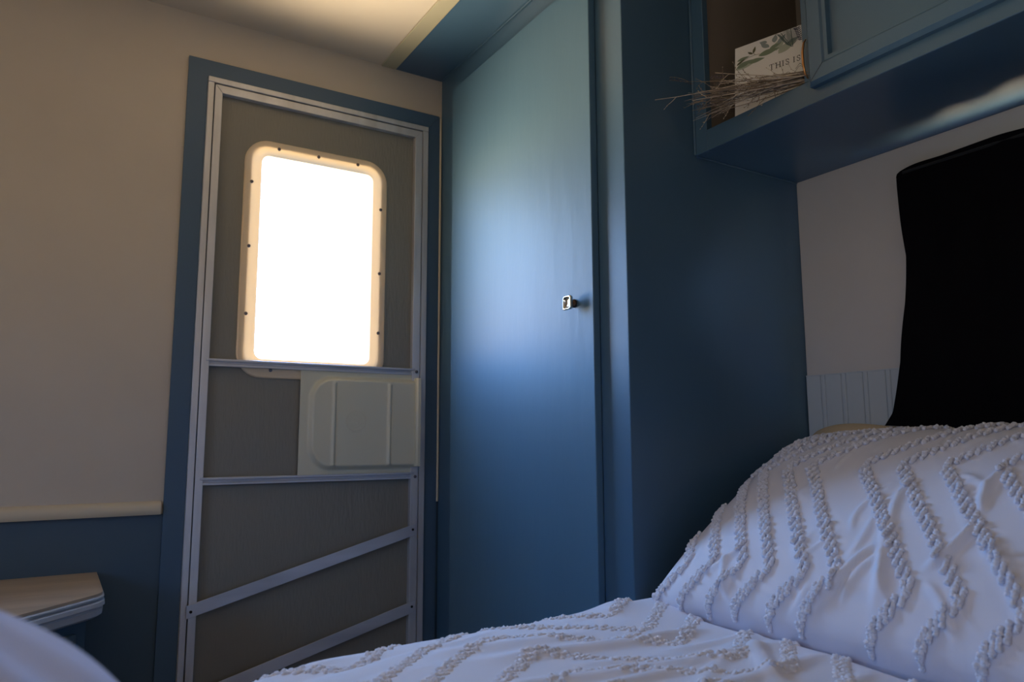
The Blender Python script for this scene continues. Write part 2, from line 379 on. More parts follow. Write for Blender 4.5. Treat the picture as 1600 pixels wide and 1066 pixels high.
# ================================================================ CLOSET
cl = thing('closet', (1.3, 1.65, ZF), 'tall blue built-in closet beside the entry door with one full height door', 'closet')
DY0, DY1, DZT = 1.283, 1.978, 1.090    # closet door
b = MB()
b.box(XC, XC+.018, DY1+.004-.02, YW-.004, ZF, ZC-.001, .0008)      # left stile
b.box(XC, XC+.018, YP, DY0+.018, ZF, ZC-.001)      # right stile
b.box(XC, XC+.018, DY0+.018, DY1-.016, DZT-.02, ZC-.001)          # top rail
b.build('face_frame', 'blue', cl)
MB().box(XC+.0005, XW-.001, YP-.0015, YP+.014, ZF, ZC-.0015).build('side_panel', 'blue', cl)
cd = MB().box(XC-.020, XC-.0015, DY0, DY1, ZF+.08, DZT, .0015).build('closet_door', 'blue_door', cl)
MB().box(XC-.008, XC, DY1+.06, YW-.012, ZC-.02, ZC-.004, .003)
MB().tube([(XC-.0025, YP+.01, ZC-.0055), (XC-.0025, YW-.013, ZC-.0055)], .0025, 8).build('top_bead', 'blue', cl)
# knob
kb = Vector((XC-.020, 1.352, .3085))
k = MB().lathe([(0, .0095), (.003, .0100), (.006, .0085), (.009, .0055), (.013, .0050)], kb, (-1, 0, 0), 20).build('knob', 'bronze', cd, smooth=True)
b = MB(); cx = kb.x-.013
loops = []
for y_, sc in ((0, .45), (-.003, .92), (-.008, 1.0), (-.0105, .96), (-.0105, .80)): loops.append((rrect(-.0155*sc, .0155*sc, -.0165*sc, .0165*sc, .006*sc, 5), y_))
for y_, sc in ((-.009, .74), (-.0065, .5), (-.0055, .2)): loops.append((rrect(-.0155*sc, .0155*sc, -.0165*sc, .0165*sc, .0085*sc if sc < .6 else .0095*sc, 5), y_))
R = [[b.bm.verts.new((cx+y_, kb.y+p[0], kb.z+p[1])) for p in pts] for pts, y_ in loops]
for a, c in zip(R, R[1:]):
    for q in range(len(a)): b.bm.faces.new((a[q], a[(q+1) % len(a)], c[(q+1) % len(a)], c[q]))
b.bm.faces.new(R[0]); b.bm.faces.new(R[-1])
b.build('knob_face', 'chrome', k, smooth=True)

# ================================================================ OVERHEAD CABINET
XF, ZB = 1.231, .653
cb = thing('overhead_cabinet', (1.41, .4, ZB), 'blue overhead cabinet above the bed head with an open cubby', 'cabinet')
OY0, OY1, OZ0c, OZ1c = .889, 1.151, .703, 1.150
YE = YR+.002; YB = YP-.002
b = MB()
b.box(XF, XF+.018, OY1, YB, ZB, ZC-.001, .0012); b.box(XF, XF+.018, YE, OY1, ZB, OZ0c, .0012)
b.box(XF, XF+.018, OY0-.05, OY0, OZ0c, OZ1c, .0012); b.box(XF, XF+.018, YE, OY1, OZ1c, ZC-.001, .0012)
b.box(XF, XF+.018, .36, .40, OZ0c, OZ1c); b.box(XF, XF+.018, YE, YE+.04, OZ0c, OZ1c)
b.build('face_frame', 'blue', cb)
MB().box(XF+.0185, XW-.001, YE, YB, ZB+.001, ZB+.013).build('bottom_panel', 'blue', cb)
b = MB(); b.box(XF+.0185, XW-.004, OY0-.03, YB, .688, .700); b.box(XF+.0185, XW-.004, OY1+.004, OY1+.012, .700, ZC-.002)
b.box(XF+.0185, XW-.004, OY0-.032, OY0-.022, .700, ZC-.002); b.box(XW-.012, XW-.004, OY0-.022, OY1+.004, .700, ZC-.002)
b.build('cubby_lining', 'cubby', cb)
MB().tube([(XF-.0015, YB-.003, ZB+.001), (XF-.0015, YB-.003, ZC-.002)], .003, 8).build('corner_bead', 'blue', cb)
MB().tube([(XF+.004, YB-.002, ZB-.001), (XW-.004, YB-.002, ZB-.001)], .0022, 8).build('corner_bead', 'blue', cb)
def cab_door(y1, y0, z0=.6815, z1=1.135):
    X0, X1 = XF-.020, XF-.001; fw = .046
    b = MB()
    def ringx(yo0, yo1, zo0, zo1, xo, yi0, yi1, zi0, zi1, xi): pass
    loops = [((y0, y1, z0, z1), X1), ((y0, y1, z0, z1), X0+.008), ((y0+.007, y1-.007, z0+.007, z1-.007), X0),
             ((y0+fw-.012, y1-fw+.012, z0+fw-.012, z1-fw+.012), X0), ((y0+fw-.008, y1-fw+.008, z0+fw-.008, z1-fw+.008), X0+.003),
             ((y0+fw, y1-fw, z0+fw, z1-fw), X0+.003), ((y0+fw+.003, y1-fw-.003, z0+fw+.003, z1-fw-.003), X0+.012)]
    R = [[b.bm.verts.new((x, y, z)) for (y, z) in ((q[0], q[2]), (q[1], q[2]), (q[1], q[3]), (q[0], q[3]))] for q, x in loops]
    for a, c in zip(R, R[1:]):
        for k_ in range(4): b.bm.faces.new((a[k_], a[(k_+1) % 4], c[(k_+1) % 4], c[k_]))
    b.bm.faces.new(R[0]); b.bm.faces.new(R[-1])
    o = b.build('cabinet_door', 'blue', cb)
    for (ca, cc) in (((y1, z0), 1), ((y0, z0), -1)):
        MB().tube([(X0-.0001, ca[0]-cc*.007, ca[1]+.007), (X0-.0001, ca[0]-cc*.036, ca[1]+.036)], .0005, 5).build('mitre_joint', 'gap', o)
    return o
d1 = cab_door(.868, .405); cab_door(.365, -.06)
hp = [(XF-.003, .8775, .707), (XF-.010, .8785, .716), (XF-.014, .879, .735), (XF-.014, .879, .760), (XF-.010, .8785, .780), (XF-.003, .8775, .790)]
MB().tube(hp, [.0014, .0021, .0025, .0025, .0021, .0013], 10).build('hinge', 'brass', d1, smooth=True)

# ================================================================ BEADBOARD WAINSCOT
ww = MB(); ys = [YP-.004]
zt = .153
pts = [(XW-.0006, YP-.004), (XW-.0085, YP-.004)]
Yc = 1.142
grooves = []
while Yc > YR: grooves.append(Yc); Yc -= .0555
prof = [(XW-.0006, YP-.004), (XW-.008, YP-.004)]
for g in grooves:
    for dy, dx in ((.0075, 0), (.0060, .0030), (.0045, .0), (.0030, -.0008), (-.0030, -.0008), (-.0045, .0), (-.0060, .0030), (-.0075, 0)):
        prof.append((XW-.008+dx, g+dy))
prof += [(XW-.008, YR+.002), (XW-.0006, YR+.002)]
ww.prism(prof, 'z', ZF, zt)
wn = struct(ww, 'trim_6', 'wain')
MB().box(XW-.0095, XW-.0006, YR+.002, YP-.004, zt, zt+.0025).build('cap', 'wain', wn)

# ================================================================ CURTAIN
def sstep(a, b, x): q = np.clip((x-a)/(b-a), 0, 1); return q*q*(3-2*q)
def curtain():
    L = [(.0, .028, .975), (.06, .056, .955), (.25, .165, .925), (.47, .290, .905), (.66, .395, .895), (.82, .490, .902), (.94, .560, .908), (.985, .588, .909), (1.0, .594, .900)]
    vz = [l[0] for l in L]; zz = [l[1] for l in L]; ye = [l[2] for l in L]
    nu, nv = 150, 90
    U, Vv = np.meshgrid(np.linspace(0, 1, nu), np.linspace(0, 1, nv), indexing='ij')
    yl = np.interp(Vv, vz, ye); z = np.interp(Vv, vz, zz)
    y = yl + (.16-yl)*U
    z = z + (Vv**3)*.0015*np.sin(U*31)+(Vv**6)*(.0015*np.sin(U*11+1.2)+.003) - ((1-Vv)**4)*.016*sstep(.0, .25, U)
    z = z - .011*np.exp(-(U/.08))*Vv**4
    x = XW-.034 - (.006*np.sin(U*46+1.2*np.sin(Vv*3)) + .004*np.sin(U*23+Vv*2))*(1-.75*Vv**4) + .003*np.sin(Vv*14+U*7)
    P = np.stack([x, y, z], -1).reshape(-1, 3); Q = P.copy(); Q[:, 0] += .0022
    F = grid_faces(nu, nv); n = nu*nv; I = np.arange(n).reshape(nu, nv)
    rim = np.concatenate([I[:, 0], I[-1, 1:], I[-2::-1, -1], I[0, -2:0:-1]])
    side = np.stack([rim, np.roll(rim, -1), np.roll(rim, -1)+n, rim+n], -1)
    return np.vstack([P, Q]), np.vstack([F, F[:, ::-1]+n, side])
V, F = curtain(); cu = np_mesh('curtain', V, F, 'black'); tag(cu, 'black blackout curtain hanging over the window at the head of the bed', 'curtain')
MB().tube([(XW-.0335, .17, .582), (XW-.0335, .893, .582)], .0035, 8).build('rod', 'gap', cu)
for y_ in (.18, .885): MB().tube([(XW-.033, y_, .582), (XW-.0005, y_, .582)], .003, 6).build('rod_bracket', 'gap', cu)

# ================================================================ BED
bed = thing('bed', (.55, .36, ZF), 'bed with a white bedspread tufted in zigzag chenille rows', 'bed')
BX0, BY0, BY1 = -.42, YR+.01, 1.15
MB().box(-.40, XW-.014, YR+.02, 1.13, -.56, -.335, .03, 3).build('mattress', 'mattress', bed, auto=True)
MB().box(-.38, XW-.014, YR+.02, 1.12, ZF, -.562, .004).build('bed_base', 'blue_wall', bed)
ZT = -.318
def ridge(X, Y, a, b, w, h, skew=0):
    ax, ay = a; bx, by = b; dx, dy = bx-ax, by-ay; L = math.hypot(dx, dy); dx /= L; dy /= L
    t_ = (X-ax)*dx+(Y-ay)*dy; s_ = -(X-ax)*dy+(Y-ay)*dx; s_ = s_ + skew*np.sin(t_/L*math.pi)
    env = np.clip(np.minimum(t_, L-t_)/(L*.3), 0, 1); env = np.where((t_ < 0) | (t_ > L), 0, env); env = env*env*(3-2*env)
    return h*env*np.exp(-(s_/w)**2)
BR = []
rr_ = random.Random(3)
BR += [((.35, .86), (1.06, .80), .018, .009, .01), ((.50, .945), (.98, .925), .018, .009, -.01), ((.42, 1.02), (.80, 1.02), .020, .006, .008),
       ((.62, .70), (1.02, .74), .014, .007, .01), ((.45, .77), (.80, .79), .014, .009, 0), ((.70, .60), (1.0, .66), .012, .006, .01),
       ((.80, .66), (.97, .86), .012, .008, 0), ((.86, 1.07), (.96, 1.16), .03, .008, 0)]
for _ in range(46):
    x, y = rr_.uniform(0, 1.0), rr_.uniform(.2, 1.12); a = rr_.gauss(0, .25); L = rr_.uniform(.12, .4)
    BR.append(((x, y), (x+L*math.cos(a), y+L*math.sin(a)), rr_.uniform(.006, .016), rr_.uniform(.001, .0045)*rr_.choice((1, 1, -1)), rr_.uniform(-.02, .02)))
yE_x = [-.5, .0, .19, .33, .51, .66, .87, .97, 1.7]; yE_y = [.97, 1.04, 1.072, 1.113, 1.145, 1.157, 1.172, 1.176, 1.182]
def bed_z(X, Y):
    z = np.full_like(X, ZT)
    for a, b_, w_, h_, k_ in BR: z = z + ridge(X, Y, a, b_, w_, h_, k_)
    z = z + .0035*np.sin(X*9+Y*4)+.003*np.sin(Y*17-X*5)
    z = z - .024*np.exp(-((X-1.035)/.030)**2)*sstep(1.08, .98, Y)
    z = z - .045*sstep(.25, -.45, X)
    return z
def bed_surf(X, Q):
    """X position, Q arc position across: distance from the far edge (negative = hanging down the side)"""
    yE = np.interp(X, yE_x, yE_y); R_ = .045
    # flat for Q>R*pi/2, arc between 0 and R*pi/2, hang below 0
    A = R_*math.pi/2; flat = np.maximum(Q-A, 0); th = np.clip((A-Q)/R_, 0, math.pi/2); hang = np.maximum(-Q, 0)
    Y = yE-R_-flat+R_*np.sin(th); lim = 1-.0*X
    top = bed_z(X, np.minimum(Y, yE-R_))
    Z = top-R_*(1-np.cos(th))-hang
    Y = Y + .006*np.sin(X*33)*sstep(0, .12, hang)
    Y = np.where(X > XC-.03, np.minimum(Y, YP-.008), Y)
    return np.stack([X, Y, Z], -1)
nx, nq = 430, 400
xs = np.linspace(BX0, XW-.012, nx); q = np.concatenate([np.linspace(-.34, 0, 24)[:-1], np.linspace(0, 1.0, nq-50), np.linspace(1.0, 1.60, 28)[1:]]); nq = len(q)
XX, QQ = np.meshgrid(xs, q, indexing='ij'); P = bed_surf(XX, QQ)
k1 = np.clip((QQ-1.0)/(q[-1]-1.0), 0, 1); P[..., 1] = np.where(QQ > 1.0, np.interp(XX, yE_x, yE_y)+.0257-1.0 + (YR+.014-(np.interp(XX, yE_x, yE_y)+.0257-1.0))*k1, P[..., 1])
P = P.reshape(-1, 3); spread = np_mesh('bedspread', P, grid_faces(nx, nq), 'cloth', bed)
sm = spread.modifiers.new('thickness', 'SOLIDIFY'); sm.thickness = .006; sm.offset = -1

def blob_template():
    bm = bmesh.new(); bmesh.ops.create_icosphere(bm, subdivisions=2, radius=1)
    V = np.array([v.co[:] for v in bm.verts]); F = np.array([[v.index for v in f.verts] for f in bm.faces]); bm.free(); return V, F
BV, BF = blob_template()
def tufts(name, C, D, Nn, length, rad_, m, parent, nb=5):
    """C centres, D bar directions, Nn normals (n,3): fluffy bars of small blobs"""
    n = len(C); S_ = np.cross(D, Nn); allV = []
    tt = (np.arange(nb)-(nb-1)/2)/max(nb-1, 1)
    for t_ in tt:
        k_ = rng.uniform(.8, 1.2, (n, 1)); j = rng.normal(0, .11, (n, 3))*rad_
        c = C + D*(t_*length)*rng.uniform(.92, 1.05, (n, 1)) + j + Nn*(rad_*rng.uniform(.5, .95, (n, 1)))
        V = BV[None]*(1+rng.uniform(-.22, .22, (n, len(BV), 1)))
        W_ = (D[:, None]*V[..., :1]*.85 + S_[:, None]*V[..., 1:2] + Nn[:, None]*V[..., 2:]*1.0)*rad_*k_[:, None]
        allV.append(c[:, None]+W_)
    V = np.concatenate(allV, 0); nbb = len(V)
    F = BF[None]+(np.arange(nbb)*len(BV))[:, None, None]
    return np_mesh(name, V.reshape(-1, 3), F.reshape(-1, 3), m, parent)
def frame_on(fn, a, b, e=.004):
    """position, d/da unit, normal of surface fn(a,b)"""
    p = fn(a, b); pa = fn(a+e, b)-fn(a-e, b); pb = fn(a, b+e)-fn(a, b-e)
    d_ = pa/np.linalg.norm(pa, axis=-1, keepdims=True); n_ = np.cross(pa, pb); n_ /= np.linalg.norm(n_, axis=-1, keepdims=True)
    return p, d_, n_
def tri(x, per): q_ = (x/per) % 1.0; return 1-np.abs(2*q_-1)
# chevron rows on the bed: in (X, Q) space, teeth of half period .245 with low points at X=.865
As, Bs = [], []
HP = .247; AMP = .185
k0 = [.015+.0, .1, .19, .305, .395, .485, .60, .69, .78]
offs = [-.24, -.15, -.063, .028, .112, .227, .312, .40, .515, .60, .69, .80, .89]
for o_ in offs:
    x = -.35
    # walk along the row with steps that keep the bars overlapping
    while x < 1.12:
        y_ = o_ + AMP*(1-abs((((x-.865)/(2*HP)) % 1.0)*2-1))     # 0 at ends, rises towards the middle
        As.append(x + rr_.uniform(-.0015, .0015)); Bs.append(o_+AMP - (y_-o_) + rr_.uniform(-.001, .001)); x += .0125
As = np.array(As); Bs = np.array(Bs); keep = Bs > -.10
As, Bs = As[keep], Bs[keep]
p, d_, n_ = frame_on(bed_surf, As, Bs); n_ = np.where(n_[:, 2:3] < -.2, -n_, n_)
tufts('chenille_tufts', p, d_, n_, .031, .0050, 'tuft', spread, 8)['label'] = 'raised chenille zigzag rows'

# ================================================================ PILLOWS
def make_pillow_fn(c, th, a, b, T, n=2.6, roll=0, ridges=(), plump=.5, back=.6, pbot=None, lift=0, cr=0):
    pbot = pbot or plump
    c = np.array(c); s_ = np.array([math.cos(th), 0, math.sin(th)]); nn = np.array([-math.sin(th), 0, math.cos(th)]); w_ = np.array([0, -1.0, 0])
    def fn(P, Q, side=1, pb=pbot, lift=lift):
        """P along slope [-1,1], Q across [-1,1] (starting at the closet end)"""
        e = np.clip((1-np.abs(P)**n), 0, 1)**np.where(P < 0, pb, plump)*np.clip((1-np.abs(Q)**(n+1.2)), 0, 1)**plump
        h = T*e
        edge = np.clip(1-np.maximum(np.abs(P), np.abs(Q)), 0, 1)
        for r in ridges: h = h+ridge(P*a, Q*b, (r[0][0]*a, r[0][1]*b), (r[1][0]*a, r[1][1]*b), r[2]*.9, r[3]*1.6, r[4])*np.clip(edge*8, 0, 1)
        # side seams draw in between the corners
        pa = P*a*(1-.045*(1-Q**2)-cr*np.abs(Q)**5); qa = Q*b*(1-.05*(1-P**2)-cr*.6*np.abs(P)**5)
        k_ = 1.0 if side > 0 else -back
        bend = -.02*(P**2)-.03*np.clip(np.abs(Q), 0, 1)**4*0
        return c + pa[..., None]*s_ + qa[..., None]*w_ + (h*k_+bend)[..., None]*nn + (lift*(Q+.6)*np.clip(P+.5, 0, 2))[..., None]*np.array([0, 0, 1.0])
    return fn
def pillow_mesh(name, fn, m, nu=200, nv=260):
    u = np.sin(np.linspace(-1, 1, nu)*math.pi/2)*.5+np.linspace(-1, 1, nu)*.5; v = np.sin(np.linspace(-1, 1, nv)*math.pi/2)*.4+np.linspace(-1, 1, nv)*.6
    U, Vv = np.meshgrid(u, v, indexing='ij'); A_ = fn(U, Vv, 1).reshape(-1, 3); B_ = fn(U, Vv, -1).reshape(-1, 3)
    n = nu*nv; F = grid_faces(nu, nv); return np_mesh(name, np.vstack([A_, B_]), np.vstack([F[:, ::-1], F[:, ]+n]), m)
R1 = [((-0.99, -0.17), (-0.45, 0.04), .009, 0.0070, -0.008), ((-0.93, -0.02), (-0.51, 0.09), .007, 0.0040, 0.012), ((-0.96, 0.12), (-0.26, -0.0), .010, 0.0050, -0.008), ((-0.42, 0.06), (0.09, 0.01), .009, 0.0040, 0.012), ((-0.65, 0.22), (-0.25, 0.34), .008, 0.0070, -0.008), ((-0.26, 0.34), (0.22, 0.33), .009, 0.0060, 0.012), ((-0.69, -0.06), (-0.22, -0.05), .008, 0.0030, -0.008), ((-0.46, -0.09), (-0.11, -0.1), .006, 0.0025, 0.012), ((-0.52, 0.07), (-0.91, 0.18), .009, 0.0030, -0.008), ((-0.66, 0.23), (-0.99, 0.39), .009, 0.0040, 0.012), ((-0.84, -0.68), (-0.58, -0.54), .008, 0.0040, -0.008), ((-1.02, -0.46), (-0.66, -0.61), .007, 0.0040, 0.012), ((-1.04, -0.24), (-0.78, -0.16), .007, 0.0030, -0.008), ((-0.33, 0.36), (-0.86, 0.58), .011, 0.0040, 0.012), ((-1.07, -0.64), (-0.75, -0.5), .007, 0.0040, -0.008), ((0.11, 0.15), (-0.08, 0.33), .009, 0.0030, 0.012)]
for _ in range(34):
    x, y = rr_.uniform(-.9, .7), rr_.uniform(-.9, .8); a = rr_.gauss(0, .7); L = rr_.uniform(.12, .4)
    R1.append(((x, y), (x+L*math.cos(a), y+L*.6*math.sin(a)), rr_.uniform(.005, .012), rr_.uniform(.0008, .0024), rr_.uniform(-.015, .015)))
PA, PB = .292, .43
TH = rad(33)
pf = make_pillow_fn((1.245, .715, -.152), TH, PA, PB, .090, ridges=R1, plump=.45, pbot=.27, lift=.010)
pil = pillow_mesh('pillow', pf, 'cloth'); tag(pil, 'large white pillow with zigzag chenille rows leaning up at the head of the bed', 'pillow')
pb_, qb_ = [], []
sp_ = [-1.28, -1.12, -.96, -.82, -.66, -.52, -.253, -.085, .096, .30, .45, .60, .75]
p_up, p_lo = .18, -.75
for o_ in sp_:
    p = .93
    while p > -.993:
        # tooth: upper apex at p_up (towards the closet), lower apex at p_lo
        ph = (p_up-p)/(p_up-p_lo); q_ = abs(((ph+1) % 2)-1)       # 0 at the upper apex, 1 at the lower one
        Qv = o_+.47*q_
        if abs(Qv) < .95: pb_.append(p+rr_.uniform(-.004, .004)); qb_.append(Qv+rr_.uniform(-.002, .002))
        p -= .052 if p > -.8 else (.034 if p > -.92 else .017)
pb_ = np.array(pb_); qb_ = np.array(qb_)
p, d_, n_ = frame_on(lambda a, b_: pf(a, b_, 1), pb_, qb_, .01); n_ = np.where((n_ @ np.array([-.5, 0, .86]))[:, None] < 0, -n_, n_)
tufts('chenille_tufts', p, d_, n_, .028, .0039, 'tuft', pil, 10)['label'] = 'raised chenille zigzag rows'
pf2 = make_pillow_fn((1.452, .862, -.178), rad(62), .26, .325, .050, plump=.5, lift=-.022, cr=.16)
p2 = pillow_mesh('pillow', pf2, 'tan', 80, 90); tag(p2, 'tan pillow mostly hidden behind the white tufted pillow', 'pillow')

# rumpled pale blanket close to the lens, at the left
def blanket():
    nu, nv = 120, 90
    U, Vv = np.meshgrid(np.linspace(-1, 1, nu), np.linspace(-1, 1, nv), indexing='ij')
    x = -.112 + U*.215; y = .37 + Vv*.15
    e = np.clip(1-np.abs(U)**5, 0, 1)**.55*np.clip(1-np.abs(Vv)**4, 0, 1)**.5
    t_ = -.070 - .60*np.maximum(x+.013, -.12)
    z = -.320 + e*(t_+.320) + .004*np.sin(U*9+Vv*3)*e + .003*np.sin(Vv*13)*e
    return np.stack([x, y, z], -1).reshape(-1, 3), grid_faces(nu, nv)
V, F = blanket(); bl = np_mesh('blanket', V, F, 'sheet'); tag(bl, 'pale blue-white rumpled blanket heaped on the bed in the near left corner', 'blanket')

# ================================================================ NIGHTSTAND
ns = thing('nightstand', (-.25, 1.8, ZF), 'blue nightstand with a pale wood top and grey moulded edge, left of the door', 'nightstand')
def outline(ins, n=5):
    P = [(-.60, YW-.003), (-.60, 1.47+ins), (-.215-ins*.4, 1.47+ins), (.112-ins, 1.81+ins*.35), (.112-ins, YW-.003)]
    return P
def round_poly(P, idx, r, n=6):
    out = []
    for i, p in enumerate(P):
        if i not in idx: out.append(p); continue
        a = Vector(P[i-1]); c = Vector(P[(i+1) % len(P)]); b_ = Vector(p); u = (a-b_).normalized()*r; v = (c-b_).normalized()*r
        for k_ in range(n+1):
            t_ = k_/n; out.append(tuple(((b_+u)*(1-t_)**2+b_*2*t_*(1-t_)+(b_+v)*t_**2)))
    return out
top = MB().prism(round_poly(outline(0), (2, 3), .03), 'z', -.318, -.3125).build('top', 'wood', ns)
b = MB(); R = []
for ins, z in ((.0, -.3185), (-.003, -.3205), (-.003, -.3235), (.001, -.3250), (.001, -.3270), (-.004, -.3300), (-.005, -.3380), (.0, -.3400), (.0, -.3420), (-.002, -.345), (-.001, -.356), (.008, -.362)):
    R.append([b.bm.verts.new((p[0], p[1], z)) for p in round_poly(outline(ins), (2, 3), .03)])
for a, c in zip(R, R[1:]):
    for q_ in range(len(a)): b.bm.faces.new((a[q_], a[(q_+1) % len(a)], c[(q_+1) % len(a)], c[q_]))
b.bm.faces.new(R[0]); b.bm.faces.new(R[-1])
b.build('moulded_edge', 'edge', top, auto=True)
MB().prism(outline(.028), 'z', ZF, -.3625).build('body', 'blue_wall', ns)
# door on the angled face
pA, pB = Vector(outline(.028)[2]), Vector(outline(.028)[3]); dd = (pB-pA).normalized(); nn = Vector((dd.y, -dd.x))
b = MB(); L = (pB-pA).length
def ab(s_, off, z): p_ = pA+dd*s_+nn*off; return (p_.x, p_.y, z)
lo = [((.03, L-.035, -.78, -.385), .001), ((.03, L-.035, -.78, -.385), .010), ((.042, L-.047, -.768, -.397), .016), ((.075, L-.08, -.735, -.43), .016), ((.082, L-.087, -.728, -.437), .010)]
R = [[b.bm.verts.new(ab(q_[i], of, q_[j])) for i, j in ((0, 2), (1, 2), (1, 3), (0, 3))] for q_, of in lo]
for a, c in zip(R, R[1:]):
    for q_ in range(4): b.bm.faces.new((a[q_], a[(q_+1) % 4], c[(q_+1) % 4], c[q_]))
b.bm.faces.new(R[0]); b.bm.faces.new(R[-1]); b.build('cabinet_door', 'blue_wall', ns)

# ================================================================ CARD IN THE CUBBY
A = Vector((1.270, 1.092, 0)); B = Vector((1.313, .950, 0)); cd_ = (B-A).normalized(); B2 = A+cd_*.250
tilt = .10
cn = Vector((-abs(cd_.y), cd_.x*(-1 if cd_.y > 0 else 1), 0)); cn = Vector((cd_.y, -cd_.x, 0)); cn = cn if cn.x < 0 else -cn
CZ0, CH = .7012, .182
def cp(s_, h, off=0): return A + cd_*s_ + Vector((0, 0, CZ0+h)) - cn*(h-CH)*tilt + cn*off
b = MB()
vs = [b.bm.verts.new(cp(s_, h, o_)) for o_ in (0, -.0012) for s_, h in ((0, 0), (.25, 0), (.25, CH), (0, CH))]
for f in ((0, 1, 2, 3), (7, 6, 5, 4), (0, 4, 5, 1), (1, 5, 6, 2), (2, 6, 7, 3), (3, 7, 4, 0)): b.bm.faces.new([vs[i] for i in f])
card = b.build('greeting_card', 'card'); tag(card, 'white card with watercolour leaves and the words THIS IS, in the open cubby', 'card')
class Print:
    def __init__(s, ink=False): s.b = MB(); s.ink = ink
    def poly(s, pts, off=.0003):
        pts = [(x, min(y if s.ink else .128+(y-.098)*.66, CH-.0006)) for x, y in pts]
        try: s.b.bm.faces.new([s.b.bm.verts.new(cp(x, y, off)) for x, y in pts])
        except ValueError: pass
    def leaf(s, x, y, ang, L, w, off=.0003):
        c, n = math.cos(ang), math.sin(ang); P = []
        for i in range(9):
            t_ = i/8; P.append((t_*L, w*math.sin(math.pi*t_**.8)))
        P += [(p[0], -p[1]*.8) for p in P[-2:0:-1]]
        s.poly([(x+p[0]*c-p[1]*n, y+p[0]*n+p[1]*c) for p in P], off)
    def stroke(s, pts, w, off=.0005):
        pts = [Vector(p) for p in pts]
        for a, b_ in zip(pts, pts[1:]):
            d = (b_-a)
            if d.length < 1e-6: continue
            nn_ = Vector((-d.y, d.x)).normalized()*w/2; e = d.normalized()*w*.3
            s.poly([(a-e+nn_)[:], (a-e-nn_)[:], (b_+e-nn_)[:], (b_+e+nn_)[:]], off)
    def done(s, name, m): return s.b.build(name, m, card)
g = rr_
def clip(x, y): return min(max(x, .001), .249), min(max(y, .0), CH-.001)
bandz = .098
P1 = Print(); P1.leaf(.004, .102, rad(20), .042, .010); P1.leaf(.030, .108, rad(-2), .040, .009, .0004); P1.leaf(.055, .121, rad(5), .048, .011)
P1.leaf(.080, .132, rad(20), .030, .007); P1.leaf(.005, .128, rad(10), .030, .006, .0004); P1.leaf(.17, .12, rad(30), .04, .01); P1.done('sage_leaves', 'leafa')
P2 = Print(); [P2.leaf(x, y, rad(a), l, .007, .00035) for x, y, a, l in ((.080, .140, 130, .03), (.092, .150, 85, .028), (.100, .140, 60, .032), (.075, .160, 150, .02), (.12, .13, 20, .03), (.2, .14, 60, .04))]; P2.done('grey_leaves', 'leafb')
P3 = Print(); P3.leaf(.004, .112, rad(40), .028, .004, .0005); P3.stroke([(.012, .118), (.03, .128), (.048, .130), (.060, .126)], .0012); P3.stroke([(.048, .130), (.042, .140), (.043, .152)], .001)
P3.leaf(.044, .138, rad(80), .024, .0035, .0005); P3.leaf(.042, .136, rad(130), .018, .0035, .0005); P3.done('olive_sprig', 'leafd')
P4 = Print()
for (bx, by, tx, ty) in ((.128, .115, .104, .172), (.132, .118, .128, .178)):
    for i in range(15):
        t_ = i/14; x = bx+(tx-bx)*t_; y = by+(ty-by)*t_
        for sgn in (-1, 1): P4.stroke([(x, y), (min(x+sgn*.011, .148), min(y+.014, CH-.001))], .0010)
P4.stroke([(.130, .112), (.106, .176)], .0014); P4.stroke([(.132, .112), (.128, .178)], .0014); P4.done('pine_sprig', 'leafc')
P5 = Print()
for (bx, by, tx, ty) in ((.150, .125, .140, .178), (.165, .12, .19, .178), (.21, .12, .22, .178)):
    for i in range(9):
        t_ = i/8; x = bx+(tx-bx)*t_; y = by+(ty-by)*t_
        for sgn in (-1, 1): P5.leaf(x, min(y, CH-.012), rad(90-sgn*48), .010, .0018, .0006)
    P5.stroke([(bx, by), (tx, ty)], .0012)
P5.done('violet_sprig', 'leaff')
P6 = Print(); P6.leaf(.10, .104, rad(40), .05, .014, .0002); P6.leaf(.095, .118, rad(70), .045, .012, .0002); P6.leaf(.0, .098, rad(8), .05, .010, .0002); P6.done('pale_leaves', 'leafe')
# lettering with serifs
T_ = Print(True); hh = .0125
def glyph(ch, x, y):
    w = .0017
    if ch == 'T': T_.stroke([(x+.004, y), (x+.004, y+hh)], w); T_.stroke([(x-.001, y+hh), (x+.009, y+hh)], .0009); T_.stroke([(x-.001, y+hh), (x-.001, y+hh-.003)], .0008); T_.stroke([(x+.009, y+hh), (x+.009, y+hh-.003)], .0008); T_.stroke([(x+.002, y), (x+.006, y)], .0008)
    if ch == 'H':
        for q_ in (0, .008): T_.stroke([(x+q_, y), (x+q_, y+hh)], w); T_.stroke([(x+q_-.0018, y), (x+q_+.0018, y)], .0008); T_.stroke([(x+q_-.0018, y+hh), (x+q_+.0018, y+hh)], .0008)
        T_.stroke([(x, y+hh*.5), (x+.008, y+hh*.5)], .0009)
    if ch == 'I': T_.stroke([(x, y), (x, y+hh)], w); T_.stroke([(x-.0018, y), (x+.0018, y)], .0008); T_.stroke([(x-.0018, y+hh), (x+.0018, y+hh)], .0008)
    if ch == 'S':
        pts = [(.0068, .0098), (.0058, .0122), (.0030, .0126), (.0010, .0108), (.0010, .0086), (.0030, .0070), (.0055, .0056), (.0070, .0036), (.0062, .0012), (.0035, .0), (.0012, .0008), (.0003, .0030)]
        T_.stroke([(x+a_, y+b_) for a_, b_ in pts], .0013)
for ch, x in (('T', .081), ('H', .0955), ('I', .110), ('S', .116), ('I', .134), ('S', .140)): glyph(ch, x, .099)
